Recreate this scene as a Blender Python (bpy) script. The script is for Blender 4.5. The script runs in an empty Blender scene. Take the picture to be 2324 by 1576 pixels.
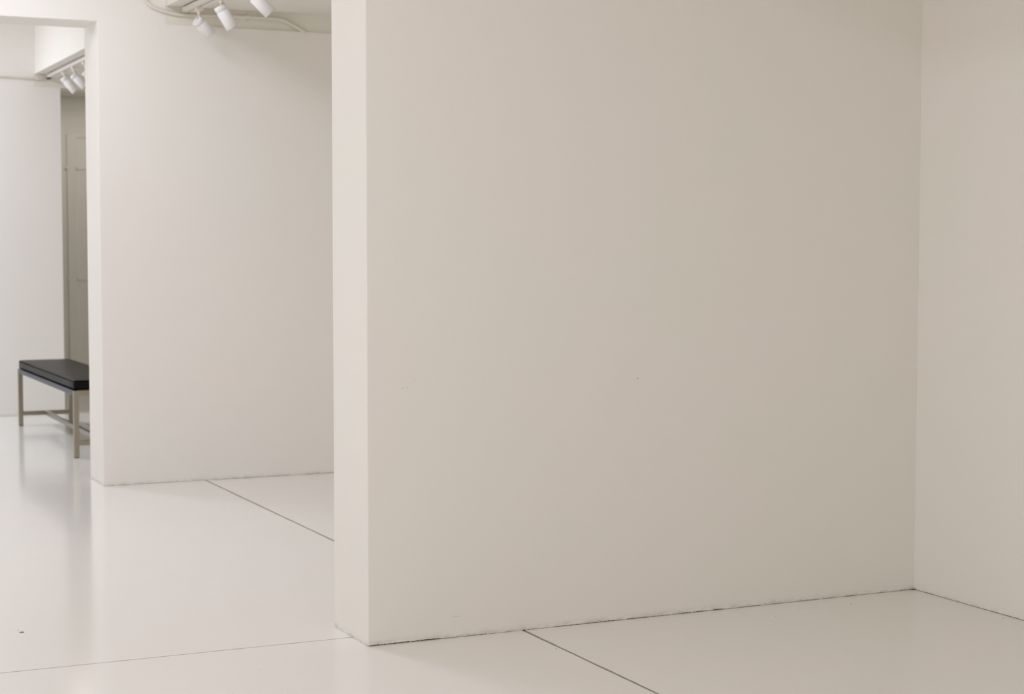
import bpy, bmesh, math, random
from mathutils import Vector, Matrix, noise

random.seed(7)
scene = bpy.context.scene
C = scene.collection

# ------------------------------------------------------------------ camera
# world: X to the right along the partitions, Y into the depth, Z up, metres
H_CAM = 1.30
YAW, PITCH, ROLL, FPX = 0.438742, 0.059851, 0.000683, 3899.9
F = Vector((math.sin(YAW) * math.cos(PITCH), math.cos(YAW) * math.cos(PITCH), -math.sin(PITCH)))
R0 = Vector((math.cos(YAW), -math.sin(YAW), 0))
U0 = R0.cross(F)
Rr = R0 * math.cos(ROLL) + U0 * math.sin(ROLL)
Ur = -R0 * math.sin(ROLL) + U0 * math.cos(ROLL)
cam_data = bpy.data.cameras.new('camera')
cam = bpy.data.objects.new('camera', cam_data)
C.objects.link(cam)
cam.matrix_world = Matrix(((Rr.x, Ur.x, -F.x, 0), (Rr.y, Ur.y, -F.y, 0), (Rr.z, Ur.z, -F.z, H_CAM), (0, 0, 0, 1)))
cam_data.sensor_width = 36.0
cam_data.lens = FPX * 36.0 / 2324.0
cam_data.clip_start = 0.05
cam_data.clip_end = 100
cam_data.dof.use_dof = True
cam_data.dof.focus_distance = 5.7
cam_data.dof.aperture_fstop = 4.5
scene.camera = cam

# ------------------------------------------------------------------ world, lights, exposure
world = bpy.data.worlds.new('world')
scene.world = world
world.use_nodes = True
world.node_tree.nodes['Background'].inputs[0].default_value = (1, 0.97, 0.93, 1)
world.node_tree.nodes['Background'].inputs[1].default_value = 0.0


def area(name, loc, rot, sx, sy, power, col=(0.95, 0.98, 1.0)):
    d = bpy.data.lights.new(name, 'AREA')
    d.shape = 'RECTANGLE'
    d.size, d.size_y = sx, sy
    d.energy = power
    d.color = col
    o = bpy.data.objects.new(name, d)
    o.location = loc
    o.rotation_euler = rot
    C.objects.link(o)
    return o


# long ceiling lamps in the raised left half of each bay
area('overhead_light', (0.30, 3.20, 3.22), (0, 0, 0), 0.5, 1.6, 32, (0.86, 0.85, 1.0))
area('overhead_light', (1.15, 7.70, 3.12), (0, 0, 0), 0.5, 1.8, 36, (0.88, 0.885, 1.0))
area('overhead_light', (0.30, 12.4, 3.22), (0, 0, 0), 0.5, 1.2, 82, (0.82, 0.865, 0.985))
area('overhead_light', (2.95, 14.4, 2.57), (0, 0, 0), 0.7, 0.7, 4.8, (1.0, 0.95, 0.86))  # unseen fill added to brighten the corridor; no lamp known there
# unseen fill lights added before the solid left wall, which has no windows
area('left_fill_light', (-3.35, 0.5, 1.7), (0, math.radians(-90), 0), 2.0, 4.0, 79.5, (0.997, 1.0, 1.0))
area('left_fill_light', (-3.35, 7.3, 1.7), (0, math.radians(-90), 0), 2.0, 3.0, 18, (0.97, 1.0, 0.95))

scene.view_settings.view_transform = 'Standard'
scene.view_settings.look = 'None'
scene.view_settings.gamma = 1.0
scene.view_settings.use_curve_mapping = False
scene.view_settings.exposure = 0.0
scene.cycles.max_bounces = 16
scene.cycles.diffuse_bounces = 12
scene.cycles.use_denoising = True


# ------------------------------------------------------------------ materials
def mat(name, col, rough=0.6, metal=0.0, spec=0.5, bump=0.0, bscale=8.0, mottle=0.0, mscale=1.5,
        grime=0.0, bstretch=(1, 1, 1), coat=0.0, bump2=0.0):
    m = bpy.data.materials.new(name)
    m.use_nodes = True
    nt = m.node_tree
    N, L = nt.nodes, nt.links
    b = N['Principled BSDF']
    b.inputs['Roughness'].default_value = rough
    b.inputs['Metallic'].default_value = metal
    b.inputs['Specular IOR Level'].default_value = spec
    b.inputs['Coat Weight'].default_value = coat
    tc = N.new('ShaderNodeTexCoord')
    rgb = N.new('ShaderNodeRGB')
    rgb.outputs[0].default_value = (*col, 1)
    cur = rgb.outputs[0]
    if mottle:
        # faint uneven paint: slightly warmer and slightly cooler patches
        n = N.new('ShaderNodeTexNoise')
        n.inputs['Scale'].default_value = mscale
        n.inputs['Detail'].default_value = 4
        L.new(tc.outputs['Object'], n.inputs['Vector'])
        cr = N.new('ShaderNodeValToRGB')
        e = cr.color_ramp.elements
        e[0].position, e[1].position = 0.36, 0.64
        e[0].color = (1 - mottle * .2, 1 - mottle * .9, 1 - mottle * .6, 1)
        e[1].color = (1 - mottle, 1 - mottle * .3, 1 - mottle * .5, 1)
        L.new(n.outputs['Fac'], cr.inputs[0])
        mx = N.new('ShaderNodeMix'); mx.data_type = 'RGBA'; mx.blend_type = 'MULTIPLY'
        mx.inputs[0].default_value = 1
        L.new(cur, mx.inputs[6]); L.new(cr.outputs[0], mx.inputs[7])
        cur = mx.outputs[2]
    if grime:
        # dirt left by mops along the foot of the wall
        geo = N.new('ShaderNodeNewGeometry')
        sp = N.new('ShaderNodeSeparateXYZ')
        L.new(geo.outputs['Position'], sp.inputs[0])
        mr = N.new('ShaderNodeMapRange')
        mr.inputs[1].default_value = 0.0; mr.inputs[2].default_value = 0.035
        mr.inputs[3].default_value = 1.0; mr.inputs[4].default_value = 0.0
        L.new(sp.outputs[2], mr.inputs[0])
        pw = N.new('ShaderNodeMath'); pw.operation = 'POWER'; pw.inputs[1].default_value = 3.0
        L.new(mr.outputs[0], pw.inputs[0])
        n = N.new('ShaderNodeTexNoise')
        n.inputs['Scale'].default_value = 22.0; n.inputs['Detail'].default_value = 9
        n.inputs['Roughness'].default_value = 0.75
        mp = N.new('ShaderNodeMapping'); mp.inputs['Scale'].default_value = (1, 1, 3)
        L.new(geo.outputs['Position'], mp.inputs[0]); L.new(mp.outputs[0], n.inputs['Vector'])
        mr2 = N.new('ShaderNodeMapRange')
        mr2.inputs[1].default_value = 0.42; mr2.inputs[2].default_value = 0.62
        L.new(n.outputs['Fac'], mr2.inputs[0])
        mu = N.new('ShaderNodeMath'); mu.operation = 'MULTIPLY'
        L.new(pw.outputs[0], mu.inputs[0]); L.new(mr2.outputs[0], mu.inputs[1])
        mu2 = N.new('ShaderNodeMath'); mu2.operation = 'MULTIPLY'; mu2.inputs[1].default_value = grime
        L.new(mu.outputs[0], mu2.inputs[0])
        mx = N.new('ShaderNodeMix'); mx.data_type = 'RGBA'
        L.new(mu2.outputs[0], mx.inputs[0]); L.new(cur, mx.inputs[6])
        mx.inputs[7].default_value = (0.38, 0.36, 0.29, 1)
        cur = mx.outputs[2]
    L.new(cur, b.inputs['Base Color'])
    if bump:
        mp = N.new('ShaderNodeMapping'); mp.inputs['Scale'].default_value = bstretch
        n = N.new('ShaderNodeTexNoise')
        n.inputs['Scale'].default_value = bscale; n.inputs['Detail'].default_value = 5
        L.new(tc.outputs['Object'], mp.inputs[0]); L.new(mp.outputs[0], n.inputs['Vector'])
        bp = N.new('ShaderNodeBump')
        bp.inputs['Distance'].default_value = bump
        bp.inputs['Strength'].default_value = 1.0
        L.new(n.outputs['Fac'], bp.inputs['Height'])
        L.new(bp.outputs[0], b.inputs['Normal'])
        if bump2:
            n2 = N.new('ShaderNodeTexNoise')
            n2.inputs['Scale'].default_value = 1.3; n2.inputs['Detail'].default_value = 2
            L.new(tc.outputs['Object'], n2.inputs['Vector'])
            b2 = N.new('ShaderNodeBump'); b2.inputs['Distance'].default_value = bump2
            L.new(n2.outputs['Fac'], b2.inputs['Height'])
            L.new(b2.outputs[0], bp.inputs['Normal'])
    return m


WALL = (0.845, 0.822, 0.785)
M_wall = mat('wall_paint', WALL, 0.75, bump=0.0008, bscale=7, mottle=0.022, mscale=1.1, grime=0.75, spec=0.25,
             bstretch=(1, 1, 1.6))
M_wallr = mat('wall_paint_right', WALL, 0.75, bump=0.0008, bscale=7, mottle=0.022, mscale=1.3, grime=0.45, spec=0.25)
M_ceil = mat('ceiling_paint', (0.80, 0.775, 0.72), 0.85, bump=0.001, bscale=5, mottle=0.02, spec=0.2)
M_floor = mat('floor_epoxy', (0.80, 0.78, 0.75), 0.13, bump=0.0005, bscale=3.0, mottle=0.012, mscale=2.0, spec=0.5,
              bstretch=(1, 1, 1), bump2=0.0008)
M_joint = mat('joint_filler', (0.34, 0.315, 0.25), 0.9, bump=0.0004, bscale=60, mottle=0.2, mscale=15)
M_faint = mat('joint_paint', (0.62, 0.59, 0.54), 0.5)
M_dark = mat('gap_dirt', (0.17, 0.155, 0.12), 0.95, mottle=0.35, mscale=30)
M_debris = mat('debris_dark', (0.06, 0.055, 0.04), 0.95)
M_mark = mat('mark_dirt', (0.20, 0.19, 0.15), 0.9)
M_scuff = mat('scuff_mark', (0.72, 0.69, 0.65), 0.6)
M_speck = mat('speck_grey', (0.48, 0.44, 0.40), 0.8)
M_white = mat('white_powder_coat', (0.80, 0.80, 0.80), 0.45)
M_track = mat('track_paint', (0.78, 0.76, 0.72), 0.5)
M_ivory = mat('adapter_plastic', (0.80, 0.73, 0.66), 0.5)
M_black = mat('black_plastic', (0.02, 0.02, 0.018), 0.6)
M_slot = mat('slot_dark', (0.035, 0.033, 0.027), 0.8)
M_pipe = mat('pipe_paint', (0.74, 0.71, 0.64), 0.6)
M_lens = mat('lamp_glass', (0.30, 0.30, 0.30), 0.2)
M_vinyl = mat('black_vinyl', (0.007, 0.0075, 0.007), 0.36, spec=0.07, bump=0.0006, bscale=120)
M_steel = mat('brushed_steel', (0.34, 0.31, 0.24), 0.33, metal=0.9, bump=0.0002, bscale=60, bstretch=(1, 1, 0.08))
M_steel2 = mat('blued_steel', (0.075, 0.085, 0.105), 0.45, metal=0.3)
M_steel3 = mat('stretcher_steel', (0.26, 0.265, 0.26), 0.28, metal=0.9)
M_foot = mat('foot_rubber', (0.08, 0.07, 0.055), 0.7)
M_far = mat('far_paint', (0.76, 0.74, 0.69), 0.8)
M_head = mat('header_shaded', (0.80, 0.775, 0.70), 0.85, mottle=.02)  # darker than the wall paint; the beam's shadow is put into the tone


# ------------------------------------------------------------------ mesh helpers
def link(name, bm, m, parent=None, smooth=False):
    me = bpy.data.meshes.new(name)
    bmesh.ops.recalc_face_normals(bm, faces=bm.faces)
    bm.to_mesh(me); bm.free()
    me.materials.append(m)
    if smooth:
        for p in me.polygons:
            p.use_smooth = True
    o = bpy.data.objects.new(name, me)
    C.objects.link(o)
    if parent:
        o.parent = parent
    return o


def box(bm, x0, x1, y0, y1, z0, z1, bev=0.0, seg=2):
    r = bmesh.ops.create_cube(bm, size=1)
    vs = r['verts']
    for v in vs:
        v.co = Vector((x0 if v.co.x < 0 else x1, y0 if v.co.y < 0 else y1, z0 if v.co.z < 0 else z1))
    if bev:
        es = list({e for v in vs for e in v.link_edges})
        bmesh.ops.bevel(bm, geom=es, offset=bev, segments=seg, affect='EDGES', profile=0.5)


def boxobj(name, m, parent, *a, bev=0.0, seg=2, smooth=False):
    bm = bmesh.new(); box(bm, *a, bev=bev, seg=seg)
    return link(name, bm, m, parent, smooth)


def tube(bm, pts, r, n=12):
    """round pipe along points"""
    rings = []
    pts = [Vector(p) for p in pts]
    for i, p in enumerate(pts):
        t = (pts[min(i + 1, len(pts) - 1)] - pts[max(i - 1, 0)]).normalized()
        a = t.cross(Vector((0, 1, 0)))
        if a.length < 0.1:
            a = t.cross(Vector((1, 0, 0)))
        a.normalize(); b = t.cross(a)
        rings.append([bm.verts.new(p + a * r * math.cos(2 * math.pi * k / n) + b * r * math.sin(2 * math.pi * k / n))
                      for k in range(n)])
    for A, B in zip(rings, rings[1:]):
        for k in range(n):
            bm.faces.new((A[k], A[(k + 1) % n], B[(k + 1) % n], B[k]))
    bm.faces.new(rings[0]); bm.faces.new(rings[-1])


def cyl(bm, p0, p1, r0, r1=None, n=32, rim=0.0):
    """cylinder p0->p1 with a small rounded rim"""
    r1 = r0 if r1 is None else r1
    p0, p1 = Vector(p0), Vector(p1)
    t = (p1 - p0).normalized()
    a = t.orthogonal().normalized(); b = t.cross(a)
    prof = [(p0, r0 - rim), (p0 + t * rim, r0), (p1 - t * rim, r1), (p1, r1 - rim)] if rim else [(p0, r0), (p1, r1)]
    rings = [[bm.verts.new(c + (a * math.cos(2 * math.pi * k / n) + b * math.sin(2 * math.pi * k / n)) * r)
              for k in range(n)] for c, r in prof]
    for A, B in zip(rings, rings[1:]):
        for k in range(n):
            bm.faces.new((A[k], A[(k + 1) % n], B[(k + 1) % n], B[k]))
    bm.faces.new(rings[0]); bm.faces.new(rings[-1])


def struct(o):
    o['kind'] = 'structure'
    return o


def empty(name, loc, label, cat, group=None):
    o = bpy.data.objects.new(name, None)
    o.empty_display_size = 0.1
    o.location = loc
    C.objects.link(o)
    o['label'] = label; o['category'] = cat
    if group:
        o['group'] = group
    return o


def jag(s, seed, lo, hi):
    """irregular gap height along a wall foot"""
    a = noise.noise(Vector((s * 3.1, seed, 0))) * 0.5 + 0.5
    b = noise.noise(Vector((s * 23.0, seed, 3))) * 0.5 + 0.5
    c = noise.noise(Vector((s * 170.0, seed, 7))) * 0.5 + 0.5
    v = 0.40 * a + 0.22 * b + 0.38 * c
    v = min(1, max(0, (v - 0.36) / 0.32))
    return lo + (hi - lo) * v


def wall_box(name, m, x0, x1, y0, y1, z1, front, left, right=False, gap=(0.0005, 0.005), step=0.0028, seed=1.0, side_gap=None, yb=None):
    """box wall whose plaster ends a few ragged millimetres above the floor;
    front (-Y) and left (-X) lower edges are ragged, a dirty recessed core shows in the gap"""
    bm = bmesh.new()
    bev = 0.003

    def face_strip(P, Q, s0, gap=gap):
        # P, Q: Vector ends of the foot line (z=0); builds a vertical face with a ragged lower edge
        n = max(2, int((Q - P).length / step))
        low = []
        for i in range(n + 1):
            p = P.lerp(Q, i / n)
            h = jag(s0 + (Q - P).length * i / n, seed, *gap)
            low.append(bm.verts.new((p.x, p.y, h)))
        mid = [bm.verts.new((v.co.x, v.co.y, 0.02)) for v in low]
        for i in range(n):
            bm.faces.new((low[i], low[i + 1], mid[i + 1], mid[i]))
        top = [bm.verts.new((mid[0].co.x, mid[0].co.y, z1)), bm.verts.new((mid[-1].co.x, mid[-1].co.y, z1))]
        bm.faces.new([top[0]] + mid + [top[1]])
        # underside going 6 mm in
        d = Vector((0, 1, 0)) if abs((Q - P).x) > abs((Q - P).y) else (Vector((1, 0, 0)) if P.x < (x0 + x1) / 2 else Vector((-1, 0, 0)))
        inn = [bm.verts.new(v.co + d * 0.006) for v in low]
        for i in range(n):
            bm.faces.new((low[i + 1], low[i], inn[i], inn[i + 1]))

    xa = x0 + (bev if left else 0)
    xb = x1
    if front:
        face_strip(Vector((xa, y0, 0)), Vector((xb, y0, 0)), 0)
    if left:
        face_strip(Vector((x0, y1 if yb is None else yb, 0)), Vector((x0, y0 + bev, 0)), 7, side_gap or gap)
        if front:   # small chamfered corner bead
            v = [bm.verts.new(c) for c in ((x0, y0 + bev, 0.001), (x0 + bev, y0, 0.001), (x0 + bev, y0, z1), (x0, y0 + bev, z1))]
            bm.faces.new(v)
    if right:
        face_strip(Vector((x1, y0, 0)), Vector((x1, y1, 0)), 11)
    # back and top closed
    f = [((x0, y1, 0), (x1, y1, 0), (x1, y1, z1), (x0, y1, z1)),
         ((x0, y0, z1), (x1, y0, z1), (x1, y1, z1), (x0, y1, z1))]
    if not left:
        f.append(((x0, y0, 0), (x0, y1, 0), (x0, y1, z1), (x0, y0, z1)))
    if not right:
        f.append(((x1, y0, 0), (x1, y1, 0), (x1, y1, z1), (x1, y0, z1)))
    for q in f:
        bm.faces.new([bm.verts.new(c) for c in q])
    me = bpy.data.meshes.new(name)
    bm.to_mesh(me); bm.free()
    me.materials.append(m)
    o = bpy.data.objects.new(name, me)
    C.objects.link(o)
    struct(o)
    i = 0.006
    boxobj('base_gap', M_dark, o, x0 + i, x1 - (i if right else 0.001), y0 + i, y1 - i, 0, 0.012)
    return o


# ------------------------------------------------------------------ floor: slabs with recessed joints
XL, XR, YB = -3.4, 4.10, -3.2
Y_FAR = 15.2
JX = 2.468
floor = struct(boxobj('floor', M_joint, None, XL - .2, XR + 2.0, YB - .2, Y_FAR + .3, -0.12, -0.0018))


def slab(x0, x1, y0, y1, ex0=0.0, ex1=0.0, ey0=0.0, ey1=0.0):
    """floor slab; e** = half joint width on that side, edge slightly ragged"""
    bm = bmesh.new()

    def edge(P, Q, half, out, seed):
        n = max(2, int((Q - P).length / 0.012)) if half else 2
        r = []
        for i in range(n):
            p = P.lerp(Q, i / n)
            j = half * (1 + 0.45 * noise.noise(Vector((p.x * 9 + seed, p.y * 9, 0))) + 0.25 * noise.noise(Vector((p.x * 40, p.y * 40 + seed, 2)))) if half else 0
            r.append(p - out * j)
        return r
    a, b, c, d = Vector((x0, y0, 0)), Vector((x1, y0, 0)), Vector((x1, y1, 0)), Vector((x0, y1, 0))
    pts = edge(a, b, ey0, Vector((0, -1, 0)), 1) + edge(b, c, ex1, Vector((1, 0, 0)), 2) + \
        edge(c, d, ey1, Vector((0, 1, 0)), 3) + edge(d, a, ex0, Vector((-1, 0, 0)), 4)
    top = [bm.verts.new(p) for p in pts]
    bot = [bm.verts.new((p.x, p.y, -0.0045)) for p in pts]
    bm.faces.new(top)
    n = len(top)
    for i in range(n):
        bm.faces.new((top[i], bot[i], bot[(i + 1) % n], top[(i + 1) % n]))
    return link('slab', bm, M_floor, floor)


xs = [(XL - .2, -1.62, 0, .003), (-1.62, JX, .003, .0062), (JX, XR + 2.0, .0062, 0)]
ys = [(YB - .2, 1.25, 0, .003), (1.25, 5.312, .003, .0038), (5.312, 9.372, .0038, .0012), (9.372, 13.43, .0012, .0025), (13.43, Y_FAR + .3, .0025, 0)]
for xa, xb, ea, eb in xs:
    for ya, yb, fa, fb in ys:
        slab(xa, xb, ya, yb, ea, eb, fa, fb)


def flat_mark(name, pts, m, parent, z=0.0004):
    bm = bmesh.new()
    t = [bm.verts.new((x, y, z)) for x, y in pts]
    b = [bm.verts.new((x, y, 0.0)) for x, y in pts]
    bm.faces.new(t)
    for i in range(len(t)):
        bm.faces.new((t[i], b[i], b[(i + 1) % len(t)], t[(i + 1) % len(t)]))
    return link(name, bm, m, parent)


def blot(cx, cy, rx, ry, seed, n=14):
    return [(cx + rx * (1 + .45 * noise.noise(Vector((math.cos(6.283 * k / n) * 1.5, math.sin(6.283 * k / n) * 1.5, seed)))) * math.cos(6.283 * k / n),
             cy + ry * (1 + .45 * noise.noise(Vector((math.cos(6.283 * k / n) * 1.5, math.sin(6.283 * k / n) * 1.5, seed + 5)))) * math.sin(6.283 * k / n)) for k in range(n)]


flat_mark('chip', blot(0.931, 5.846, 0.0085, 0.010, 1), M_mark, floor)
flat_mark('chip', blot(0.925, 5.885, 0.003, 0.004, 2), M_speck, floor)
for k, (x, y, r) in enumerate(((2.449, 4.883, .0022), (2.747, 5.059, .0018), (1.504, 5.02, .0016), (1.552, 4.739, .0016),
                               (1.354, 4.788, .0015), (3.728, 5.051, .003), (4.06, 4.626, .0022), (3.36, 4.99, .0018), (2.29, 4.6, .0012))):
    flat_mark('speck', blot(x, y, r, r * 1.3, k + 10, 8), M_mark if r > .0017 else M_speck, floor)


def scratch(pts, w):
    L_, R_ = [], []
    for i, p in enumerate(pts):
        a = Vector(pts[max(i - 1, 0)]); b = Vector(pts[min(i + 1, len(pts) - 1)])
        t = (b - a).normalized(); nrm = Vector((-t.y, t.x))
        f = w * (0.3 if i in (0, len(pts) - 1) else 1)
        L_.append(tuple(Vector(p) + nrm * f)); R_.append(tuple(Vector(p) - nrm * f))
    flat_mark('scratch', L_ + R_[::-1], M_scuff, floor, 0.0002)


scratch([(1.457, 4.965), (1.4605, 4.911), (1.468, 4.851), (1.479, 4.779), (1.495, 4.70), (1.515, 4.62)], .0007)
scratch([(1.464, 4.961), (1.4695, 4.92), (1.477, 4.878), (1.494, 4.80), (1.514, 4.712), (1.53, 4.65)], .0005)
scratch([(3.48, 5.050), (3.53, 5.054), (3.57, 5.0565), (3.62, 5.062)], .0022)

# ------------------------------------------------------------------ walls
ZP = 2.478          # top of the partitions
ZC = 2.576          # lowered ceiling on the right
ZH = 3.30           # raised ceiling on the left
XB = 2.28           # left edge of the lowered ceiling
w_c = wall_box('wall_centre', M_wall, 1.91, XR, 5.165, 5.488, ZP, True, True, gap=(0.0002, 0.0042), seed=1.3, side_gap=(0.0001, 0.0012))
w_m = wall_box('wall_middle', M_wall, 1.91, XR, 9.23, 9.575, ZP, True, True, gap=(0.0003, 0.0026), seed=4.1, step=0.015, side_gap=(0.0001, 0.0014))
w_b = wall_box('wall_back', M_wall, XL, 2.466, 13.30, 13.62, ZP, True, False, right=True, gap=(0.0001, 0.0009), seed=6.7, step=0.03)
w_r = wall_box('wall_right', M_wallr, XR, XR + .2, YB, 5.164, ZC, False, True, gap=(0.0003, 0.0032), seed=9.2, yb=5.1665)
struct(boxobj('wall_right', M_wall, None, XR, XR + .2, 5.49, 9.225, 0, ZC))
struct(boxobj('wall_right', M_wall, None, XR, XR + .2, 9.58, Y_FAR, 0, ZC))
struct(boxobj('wall_far', M_far, None, XL, XR + .2, Y_FAR, Y_FAR + .2, 0, ZC))
struct(boxobj('wall_left', M_wall, None, XL - .2, XL, YB, Y_FAR + .2, 0, ZH))
struct(boxobj('wall_rear', M_wall, None, XL, XR + .2, YB - .2, YB, 0, ZH))

# debris packed into the foot of the far right corner
bm = bmesh.new()
for k in range(20):
    a, b = random.random() ** 2 * .035, random.random() ** 2 * .02
    x, y = XR - .001 - a * (0.9 if k % 2 else .3), 5.163 - b * (.25 if k % 2 else 1)
    s = .0008 + random.random() * .0014
    box(bm, x - s * 1.4, x + s * .5, y - s, y + s * .5, 0, s * 1.4)
d = link('corner_dirt', bm, M_debris, w_c)
d['kind'] = 'stuff'


def wall_mark(x, z, r, m, y=5.165, rx=1.0):
    bm = bmesh.new()
    n = 9
    t = [bm.verts.new((x + r * rx * (1 + .3 * random.uniform(-1, 1)) * math.cos(6.283 * k / n), y - 0.0003, z + r * (1 + .3 * random.uniform(-1, 1)) * math.sin(6.283 * k / n))) for k in range(n)]
    b = [bm.verts.new((v.co.x, y + .001, v.co.z)) for v in t]
    bm.faces.new(t)
    for i in range(n):
        bm.faces.new((t[i], b[i], b[(i + 1) % n], t[(i + 1) % n]))
    link('speck', bm, m, w_c)


wall_mark(2.902, .837, .0019, M_mark)
for x, z, r in ((2.033, .835, .0016), (2.047, .837, .0015), (2.321, .838, .0015), (2.062, .848, .001)):
    wall_mark(x, z, r, M_speck)
wall_mark(2.079, .856, .0012, M_scuff, rx=6)
wall_mark(3.305, .046, .001, M_scuff, rx=8)
wall_mark(2.22, .070, .002, M_scuff, rx=6)

# beams over the partitions (set back 12 mm from the partition face)
REC = 0.012
for name, y0, y1, xr in (('ceiling_beam', 5.165, 5.488, XR + .2), ('ceiling_beam', 9.23, 9.575, XR + .2), ('ceiling_beam', 13.30, 13.62, XR + .2)):
    bm = bmesh.new()
    box(bm, XL, XB - .0005, y0 + REC, y1, ZP, ZH)
    h = struct(link(name, bm, M_wall, None))
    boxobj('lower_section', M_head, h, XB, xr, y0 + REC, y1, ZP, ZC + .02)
struct(boxobj('ceiling', M_ceil, None, XL - .2, XB + .1, YB - .2, Y_FAR + .2, ZH, ZH + .15))
struct(boxobj('ceiling_lowered', M_ceil, None, XB, XR + .25, YB - .2, Y_FAR + .2, ZC, ZH))
struct(boxobj('ceiling_lowered', M_ceil, None, XL, XB - .001, 13.64, Y_FAR, ZC, ZC + .1))

# ------------------------------------------------------------------ far wall fitting
fr = empty('service_riser', (2.90, 15.12, 0), 'pale painted upright riser casing with three thin rails on the far grey wall', 'riser')
def kid(name, m, parent, x0, x1, y0, y1, z0, z1, **k):
    o = boxobj(name, m, parent, x0, x1, y0, y1, z0, z1, **k)
    o.matrix_parent_inverse = Matrix.Translation(parent.location).inverted()
    return o
kid('casing', M_far, fr, 2.862, 2.945, 15.186, 15.2, 0, 2.25, bev=.006, seg=3)
for z in (2.235, 1.96, 0.997):
    kid('rail', M_far, fr, 2.945, 3.40, 15.191, 15.2, z - .016, z + .012, bev=.004)
for z in (1.96, 0.997):
    kid('clamp', M_pipe, fr, 2.936, 2.956, 15.178, 15.187, z - .014, z + .014, bev=.003)
    kid('clamp', M_pipe, fr, 2.850, 2.866, 15.178, 15.187, z - .010, z + .010, bev=.003)
kid('wall_ledge', M_far, struct(boxobj('trim_1', M_far, None, 2.47, XR, 15.194, 15.2, 2.415, 2.45, bev=.002)), 2.47, XR, 15.192, 15.2, 2.45, 2.453)

# ------------------------------------------------------------------ lighting tracks
def track(y0, y1, label):
    t = empty('lighting_track', (2.39, (y0 + y1) / 2, ZC), label, 'light track', 'white lighting tracks under the lowered ceiling edge')
    inv = Matrix.Translation(t.location).inverted()
    x0, x1, zb, zt = 2.355, 2.427, 2.545, 2.568
    bm = bmesh.new()
    box(bm, x0, 2.3825, y0, y1, zb, zt, bev=.0012)
    box(bm, 2.3935, x1, y0, y1, zb, zt, bev=.0012)
    box(bm, 2.3825, 2.3935, y0, y1, zb + .014, zt)
    o = link('channel', bm, M_track, t); o.matrix_parent_inverse = inv
    o = boxobj('slot', M_slot, t, 2.3827, 2.3933, y0 + .002, y1 - .012, zb + .008, zb + .0138); o.matrix_parent_inverse = inv
    o = boxobj('end_cap', M_track, t, x0 + .001, x1 - .001, y1, y1 + .006, zb + .001, zt, bev=.001); o.matrix_parent_inverse = inv
    # dark strip added to stand in for shade in the gap above the track
    o = boxobj('gap_shade', M_slot, t, x0 + .012, x1 - .012, y0 + .01, y1 - .002, zt, ZC); o.matrix_parent_inverse = inv
    return t


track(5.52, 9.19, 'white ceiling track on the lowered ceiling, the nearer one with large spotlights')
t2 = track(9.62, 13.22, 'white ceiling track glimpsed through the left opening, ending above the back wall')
o = boxobj('feed_box', M_black, t2, 2.362, 2.388, 13.2262, 13.298, 2.536, 2.553, bev=.003)
o.matrix_parent_inverse = Matrix.Translation(t2.location).inverted()


# ------------------------------------------------------------------ spotlights
def cam_dir(r, u, f):
    v = R0 * r + Vector((F.x, F.y, 0)).normalized() * f + Vector((0, 0, u))
    return v.normalized()


def spot(y, cap, d, label, rad=0.032, ln=0.112):
    """adapter in the track, flat arm, cylindrical head; cap = centre of the head's rear cap"""
    t = empty('track_spotlight', (2.387, y, 2.545), label, 'spotlight')
    inv = Matrix.Translation(t.location).inverted()

    def add(name, bm, m, par=t, sm=False):
        o = link(name, bm, m, par, sm)
        o.matrix_parent_inverse = inv if par is t else Matrix.Identity(4)
        return o
    bm = bmesh.new()
    box(bm, 2.372, 2.410, y - .024, y + .020, 2.528, 2.552, bev=.004)
    cyl(bm, (2.390, y, 2.514), (2.390, y, 2.530), .009, n=16)
    add('adapter', bm, M_ivory)
    cap = Vector(cap)
    d = d.normalized()
    # arm meets the rim of the rear cap on its upper side
    up = (Vector((0, 0, 1)) - d * d.z).normalized()
    j = cap + up * (rad * .62) + d * .004
    bm = bmesh.new()
    tube(bm, [(2.390, y, 2.520), (2.390, y, 2.505), tuple(j + Vector((0, 0, .014))), tuple(j + d * .01)], .0048, 10)
    add('arm', bm, M_white, sm=True)
    bm = bmesh.new()
    cyl(bm, cap, cap + d * (ln * .22), rad, rim=.003)
    cyl(bm, cap + d * (ln * .22 + .0015), cap + d * ln, rad, rim=.0015)
    cyl(bm, cap + d * (ln * .22 - .002), cap + d * (ln * .22 + .004), rad - .002)
    h = add('lamp_body', bm, M_white)
    for p in h.data.polygons:
        p.use_smooth = len(p.vertices) == 4
    bm = bmesh.new()
    s = cap + up * (rad * .40)
    side = d.cross(up).normalized()
    cyl(bm, s - side * .003 - d * .0012, s - side * .003 + d * .002, .0042, n=12)
    add('screw', bm, M_black)
    bm = bmesh.new()
    cyl(bm, cap + d * (ln - .001), cap + d * (ln + .0006), rad - .006, n=28)
    add('lens', bm, M_lens)
    return t


spot(8.985, (2.388, 9.02, 2.484), cam_dir(.56, -.62, .55), 'white cylinder spotlight lowest and leftmost on the near track, cap facing us')
spot(8.555, (2.390, 8.585, 2.503), cam_dir(.47, -.83, .20), 'white cylinder spotlight in the middle of the near track', ln=.127)
spot(8.01, (2.384, 8.022, 2.499), cam_dir(.68, -.70, .18), 'white cylinder spotlight cut by the top edge, nearest us on the near track', ln=.137)
spot(12.73, (2.386, 12.745, 2.505), cam_dir(.62, -.76, .15), 'small distant white spotlight, the lower left one seen through the left opening', ln=.132, rad=.030)
spot(12.37, (2.388, 12.385, 2.494), cam_dir(.66, -.70, .12), 'small distant white spotlight beside the edge of the left opening', ln=.120, rad=.030)
spot(11.98, (2.392, 12.0, 2.480), cam_dir(.66, -.70, .12), 'distant white spotlight almost hidden behind the middle partition edge', ln=.105, rad=.029)

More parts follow.
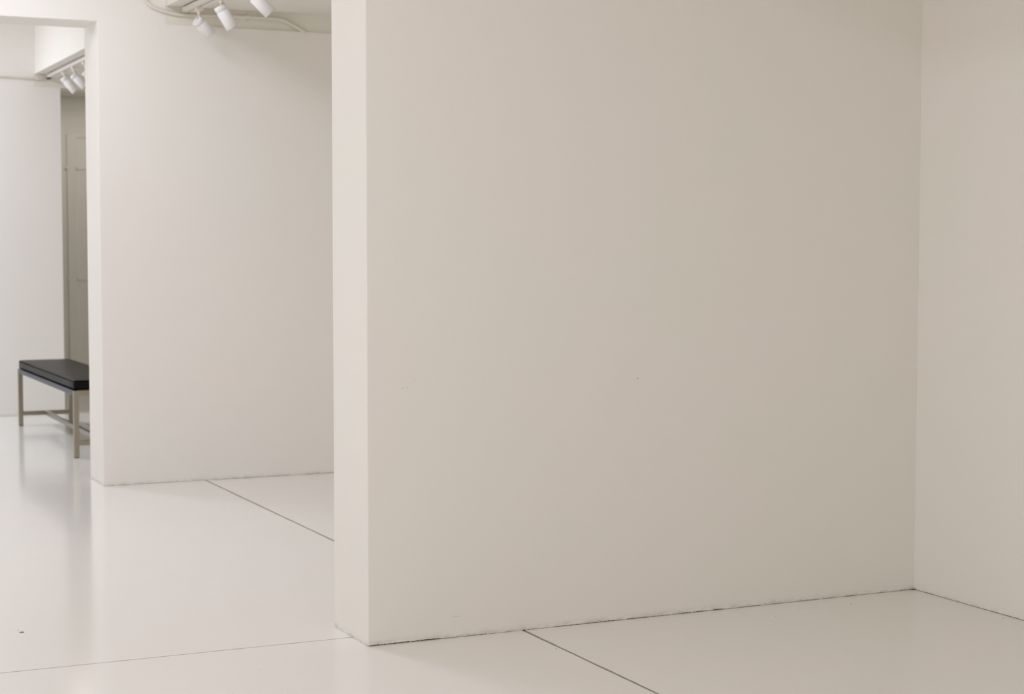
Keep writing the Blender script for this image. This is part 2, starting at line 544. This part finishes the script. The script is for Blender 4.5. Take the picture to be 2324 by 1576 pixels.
# ------------------------------------------------------------------ conduits on the beams
def conduit(pts, r, label, y, clamps=()):
    root = empty('conduit', (pts[0][0], y, pts[0][1]), label, 'pipe')
    inv = Matrix.Translation(root.location).inverted()
    P = []
    # smooth the path a little
    for i in range(len(pts) - 1):
        for k in range(6):
            t = k / 6
            p0 = pts[max(i - 1, 0)]; p1 = pts[i]; p2 = pts[i + 1]; p3 = pts[min(i + 2, len(pts) - 1)]
            q = [0.5 * ((2 * p1[c]) + (-p0[c] + p2[c]) * t + (2 * p0[c] - 5 * p1[c] + 4 * p2[c] - p3[c]) * t * t
                        + (-p0[c] + 3 * p1[c] - 3 * p2[c] + p3[c]) * t ** 3) for c in (0, 1)]
            P.append((q[0], y, q[1]))
    P.append((pts[-1][0], y, pts[-1][1]))
    bm = bmesh.new(); tube(bm, P, r)
    o = link('pipe_run', bm, M_pipe, root, True); o.matrix_parent_inverse = inv
    for cx_, cz in clamps:
        bm = bmesh.new()
        box(bm, cx_ - .007, cx_ + .007, y - r - .002, y + r + .004, cz - r - .002, cz + r + .002, bev=.002)
        box(bm, cx_ - .006, cx_ + .006, y + r, y + r + .004, cz - r - .012, cz + r + .012)
        cyl(bm, (cx_, y + r - .004, cz - r - .007), (cx_, y + r + .001, cz - r - .007), .0035, n=10)
        o = link('clamp', bm, M_pipe, root); o.matrix_parent_inverse = inv
    return root


conduit([(2.150, 2.70), (2.155, 2.64), (2.168, 2.598), (2.194, 2.573), (2.229, 2.557), (2.277, 2.545), (2.351, 2.534), (2.445, 2.536), (2.64, 2.541),
         (2.764, 2.542), (2.90, 2.541), (2.945, 2.533), (2.985, 2.513), (3.025, 2.492), (3.062, 2.474)], .0095,
        'thin painted conduit curving along the beam behind the near spotlights', 9.2295, clamps=((2.73, 2.541),))
conduit([(1.2, 2.555), (2.0, 2.549), (2.2, 2.544), (2.34, 2.540)], .008,
        'thin painted conduit along the far beam above the back wall', 13.301, clamps=((2.30, 2.541),))

# ------------------------------------------------------------------ bench
bx0, bx1, by0, by1 = 2.002, 2.385, 10.515, 12.575
b = empty('bench', ((bx0 + bx1) / 2, (by0 + by1) / 2, 0), 'steel framed gallery bench with black padded vinyl seat', 'bench')
inv = Matrix.Translation(b.location).inverted()


def bpart(name, m, *a, par=None, **k):
    o = boxobj(name, m, par or b, *a, **k)
    o.matrix_parent_inverse = inv if par is None else Matrix.Identity(4)
    return o


T = .031
bm = bmesh.new()
box(bm, bx0 + .004, bx1 - .02, by0 + .012, by1 - .03, .411, .473)
bmesh.ops.subdivide_edges(bm, edges=bm.edges[:], cuts=9, use_grid_fill=True)
for v in bm.verts:
    if v.co.z > .44:
        u = (v.co.x - bx0) / (bx1 - bx0); w = (v.co.y - by0) / (by1 - by0)
        v.co.z += .004 * math.sin(math.pi * min(1, max(0, u))) * min(1, 6 * w, 6 * (1 - w))
es = [e for e in bm.edges if len(e.link_faces) == 2 and e.calc_face_angle(0) > 1.0]
bmesh.ops.bevel(bm, geom=es, offset=.012, segments=4, affect='EDGES', profile=.5)
o = link('seat_cushion', bm, M_vinyl, b, True); o.matrix_parent_inverse = inv
o['label'] = 'black vinyl cushion'
for x in (bx0, bx1 - T):
    for y in (by0, by1 - T):
        leg = bpart('leg', M_steel, x, x + T, y, y + T, .004, .409, bev=.0015)
        bpart('foot_pad', M_foot, x + .002, x + T - .002, y + .002, y + T - .002, 0, .004, par=leg)
for y in (by0, by1 - T):
    bpart('end_rail', M_steel, bx0 + T, bx1 - T, y, y + T, .380, .409, bev=.0015)
    bpart('lower_rail', M_steel, bx0 + T, bx1 - T, y + .002, y + T - .002, .075, .104, bev=.0015)
for x in (bx0, bx1 - T):
    bpart('side_rail', M_steel2, x, x + T, by0 + T, by1 - T, .380, .409, bev=.0015)
bpart('stretcher', M_steel3, 2.180, 2.208, by0 + T, by1 - T, .075, .104, bev=.0015)
